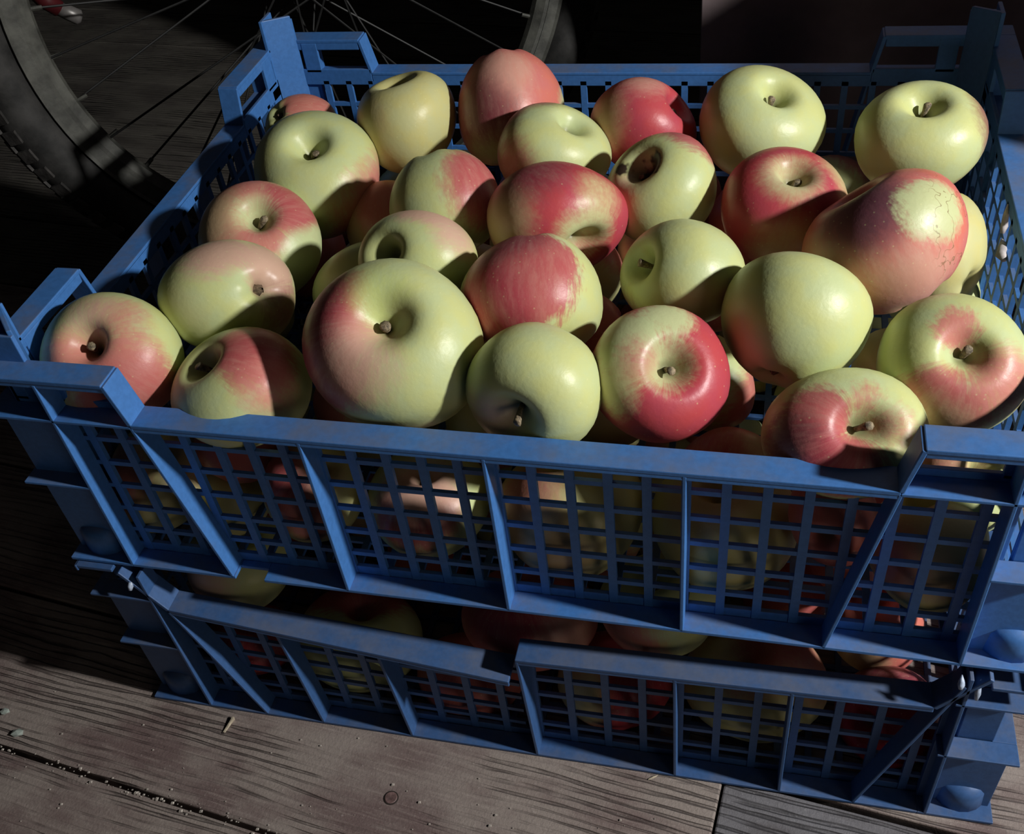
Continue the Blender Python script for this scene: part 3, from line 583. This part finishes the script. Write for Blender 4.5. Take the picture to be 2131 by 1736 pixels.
# ------------------------------------------------------------------ bicycle wheel behind the crates
WC = Vector((-321.2, 602.8, -163 + 330*math.cos(-.0865))); th, ph = 2.2186, -.0865
nrm = Vector((math.cos(th)*math.cos(ph), math.sin(th)*math.cos(ph), math.sin(ph)))
wa = Vector((0, 0, 1)).cross(nrm).normalized(); wbv = nrm.cross(wa)
def wp(r, t, off=0): return tuple(WC + (r*math.cos(t))*wa + (r*math.sin(t))*wbv + off*nrm)
wheel = empty('bicycle', ((WC.x)*MM, WC.y*MM, 0))
tag(wheel, 'dusty bicycle wheel with spokes and a red fork blade, standing behind the crates', 'bicycle')
def revolve(prof, n=120):         # prof: (radius, offset) closed loop
    m = MB(); k = len(prof); V = [wp(r, 2*math.pi*i/n, o) for i in range(n) for (r, o) in prof]
    return m.add(V, [(i*k+j, i*k+(j+1) % k, ((i+1) % n)*k+(j+1) % k, ((i+1) % n)*k+j) for i in range(n) for j in range(k)])
tp = [(303 + 26*math.cos(a), 27*math.sin(a)) for a in [2*math.pi*i/18 for i in range(18)]]
revolve(tp).build('tyre', M_TYRE, wheel, smooth=True)
revolve([(276, -15), (279, -17), (280, -14), (262, -11.5), (254, -6), (252, 0), (254, 6), (262, 11.5), (280, 14), (279, 17), (276, 15), (266, 12.8), (266, -12.8)]).build('rim', M_RIM, wheel, smooth=False)
m = MB()
for i in range(96):
    t0 = 2*math.pi*i/96
    for (u0, u1, sh) in ((-1.15, -.62, 0), (-.55, -.1, .5), (.1, .55, 0), (.62, 1.15, .5)):
        P = []
        for rr_ in (25.4, 29.0):
            for (du, dt) in ((u0, 0), (u1, 0), (u1, .62), (u0, .62)):
                P.append(wp(303 + rr_*math.cos(du), t0 + (dt + sh)*2*math.pi/96, 27/26*rr_*math.sin(du)))
        m.hexa(P)
tr = m.build('tread_knobs', M_TREAD, wheel); tr['kind'] = 'stuff'
m = MB(); m.tube([wp(0, 0, -34), wp(0, 0, -30), wp(0, 0, -22), wp(0, 0, 22), wp(0, 0, 30), wp(0, 0, 34)], [6, 22, 12, 12, 22, 6], 18); m.build('hub', M_RIM, wheel, smooth=False)
ns_ = 36
for i in range(ns_):
    sd = -1 if i % 2 else 1; cr = 1 if (i // 2) % 2 else -1
    t0 = 2*math.pi*(i + .5)/ns_
    MB().tube([wp(21, t0 + cr*1.15, sd*26), wp(255, t0, sd*2)], [1.1, 1.1], 6).build('spoke', M_SPOKE, wheel)
for i in range(ns_):
    t0 = 2*math.pi*(i + .5)/ns_; MB().tube([wp(256, t0, 0), wp(243, t0, 0)], [2.2, 2.0], 6).build('spoke_nipple', M_RIM, wheel)

frk = wheel
m = MB(); m.tube([(-590, 470, 330), (-572, 490, 240), (-553, 513, 172), (-546, 519, 161)], [14, 12, 9, 8], 14); m.build('fork_blade', M_RED, frk, smooth=True)
m = MB(); m.tube([(-547, 518, 162), (-540, 522, 156), (-533, 526, 149.5), (-531, 527, 148)], [6.5, 7.5, 7.5, 4], 12); m.build('fork_end', M_SILVER, frk, smooth=True)
#m = MB(); m.tube([(-562, 500, 190), (-552, 512, 171)], [2.2, 2.2], 6); m.build('fork_highlight_tape', M_SILVER, frk)

# ------------------------------------------------------------------ board behind, right
bd = MB().box(59, 720, 640, 658, -162.6, 820).build('standing_board', M_BOARD, bevel=1)
tag(bd, 'dark brown board standing upright behind the crates on the right', 'board')

# ------------------------------------------------------------------ small things
kn = plank_at[(5, 0)]
def disc(name, x, y, r, z0, z1, mat, parent):
    n = 18; V = [(x+rr_*math.cos(2*math.pi*k/n)*1.05, y+rr_*math.sin(2*math.pi*k/n), z) for (rr_, z) in ((r, z0), (r, z1-.3), (r*.9, z1)) for k in range(n)]
    mb = MB().add(V, [(j*n+k, j*n+(k+1) % n, (j+1)*n+(k+1) % n, (j+1)*n+k) for j in range(2) for k in range(n)] + [tuple(range(n))[::-1], tuple(2*n+k for k in range(n))])
    o = mb.build(name, mat)
    if parent: o.data.transform(Matrix.Rotation(-ang, 4, 'Z')); o.parent = parent
    return o
disc('knot_crack', -90, -52, 5.2, -164, -163.15+.2, M_CRACK, kn)
disc('knot', -90, -52, 4.3, -164, -162.5, M_KNOT, kn)

def chip(name, x, y, size, h, mat, label, cat, rz=0, seed=0, group=None):
    r = random.Random(seed); bm = bmesh.new(); bmesh.ops.create_icosphere(bm, subdivisions=1, radius=1)
    for v in bm.verts:
        k = r.uniform(.7, 1.15); v.co = Vector((v.co.x*size[0]*k, v.co.y*size[1]*k, v.co.z*h*k))*MM
    zmin = min(v.co.z for v in bm.verts); me = bpy.data.meshes.new(name); bm.to_mesh(me); bm.free(); me.materials.append(mat)
    o = bpy.data.objects.new(name, me); C.objects.link(o); o.location = (x*MM, y*MM, -zmin - .0006); o.rotation_euler = (0, 0, rz)
    return tag(o, label, cat, group)
chip('glass_chip', -391, -50, (5.5, 4), 2.6, M_GLASS, 'larger clear glass chip by the board gap at the far left', 'debris', .3, 1)
chip('glass_chip', -411, -36, (4, 3.5), 2.2, M_GLASS, 'smaller clear glass chip at the left edge of the picture, above the larger one', 'debris', .8, 2)
chip('wood_chip', 86, -8, (4.5, 1.0), .8, M_CHIP, 'pale sliver of wood lying at the foot of the lower crate', 'debris', .6, 3)
# upright splinter in the split at the crate's left foot
sp = MB().hexa([(-230.6, -24, -163.4), (-229.4, -24, -163.4), (-226.6, -12, -163.4), (-228.2, -12, -163.4), (-230.8, -24, -162.4), (-229.6, -24, -162.4), (-226.2, -12, -159.6), (-227.6, -12, -159.8)]).build('wood_splinter', M_CHIP)
tag(sp, 'short splinter raised from the floorboard at the left foot of the lower crate', 'debris')
m = MB().box(-231.8, -230.2, -25, -11, -163.6, -162.9); o = m.build('board_split', M_CRACK, None); o.data.transform(Matrix.Rotation(-ang, 4, 'Z')); o.parent = kn
# loose grit along the gap and over the boards
m = MB(); rg = random.Random(8)
for i in range(420):
    if i < 150: u, v = rg.uniform(-470, -60), -109.5 + rg.gauss(0, 2.5)
    else: u, v = rg.uniform(-480, 330), rg.uniform(-240, -25)
    s = abs(rg.gauss(0, .45)) + .22; p = fl((u, v, 0)); z = -163.1; a = rg.uniform(0, 3)
    if p[1] > -12: continue
    m.hexa([(p[0]-s, p[1]-s, z), (p[0]+s, p[1]-s*.6, z), (p[0]+s*.7, p[1]+s, z), (p[0]-s, p[1]+s*.8, z),
            (p[0]-s*.7, p[1]-s*.6, z+s*1.1), (p[0]+s*.6, p[1]-s*.4, z+s*1.4), (p[0]+s*.5, p[1]+s*.6, z+s), (p[0]-s*.6, p[1]+s*.5, z+s)])
o = m.build('floor_grit', M_GRIT); tag(o, 'pale grit scattered over the floorboards in front of the crates', 'grit', kind='stuff')
# torn pale shreds on the right lattice wall, and frayed plastic at the lower corners
def shred(x, y, z, s, label, seed, mat=None):
    r = random.Random(seed); m = MB()
    P = [(x + r.uniform(-.4, .4)*s[0]*.3, y + t*s[1], z + t*s[2] + r.uniform(-1, 1)) for t in (-.5, -.2, .15, .5)]
    m.tube(P, [s[0]*.35, s[0]*.6, s[0]*.5, s[0]*.12], 7); o = m.build('plastic_shred', mat or M_PLASTER, smooth=True)
    return tag(o, label, 'shred')
shred(282, 262, 118, (4.0, 6, 18), 'pale upright torn shred on the right lattice wall', 1)
shred(281, 246, 106, (6.0, 17, 5), 'pale flat torn shred below the upright one on the right lattice wall', 2)
M_FRAY = mat_simple('frayed_blue_plastic', (.35, .42, .55), .4, 200, .3)
shred(256, -5, -8, (3.4, 4, 7), 'whitened frayed plastic tip at the front right corner between the crates', 3, M_FRAY)
shred(266, -4, -14, (3.0, 4, 13), 'whitened frayed plastic strip hanging right of the tip between the crates', 4, M_FRAY)
shred(-259, -5, -14, (3.4, 5, 6), 'whitened frayed plastic tip at the front left corner between the crates', 5, M_FRAY)

# unseen box, added right of the crates to shade the back right corner
ch = empty('shade_box', (.505, .41, 0)); tag(ch, 'dark box added out of view right of the crates to shade their back corner', 'box')
M_SHADE_BOX = mat_simple('shade_box_wood', (.10, .075, .06), .7, 12, .4, 0, .3)
for k in range(4):
    z0 = -163 + .5 + k*122
    for (x0, x1, y0, y1) in ((462, 550, 255, 267), (462, 550, 548, 560), (450, 462, 255, 560), (550, 562, 255, 560)):
        MB().box(x0, x1, y0, y1, z0, z0+120).build('plank', M_SHADE_BOX, ch, bevel=1.5)
MB().box(446, 566, 251, 564, 327, 340).build('lid', M_SHADE_BOX, ch, bevel=2)
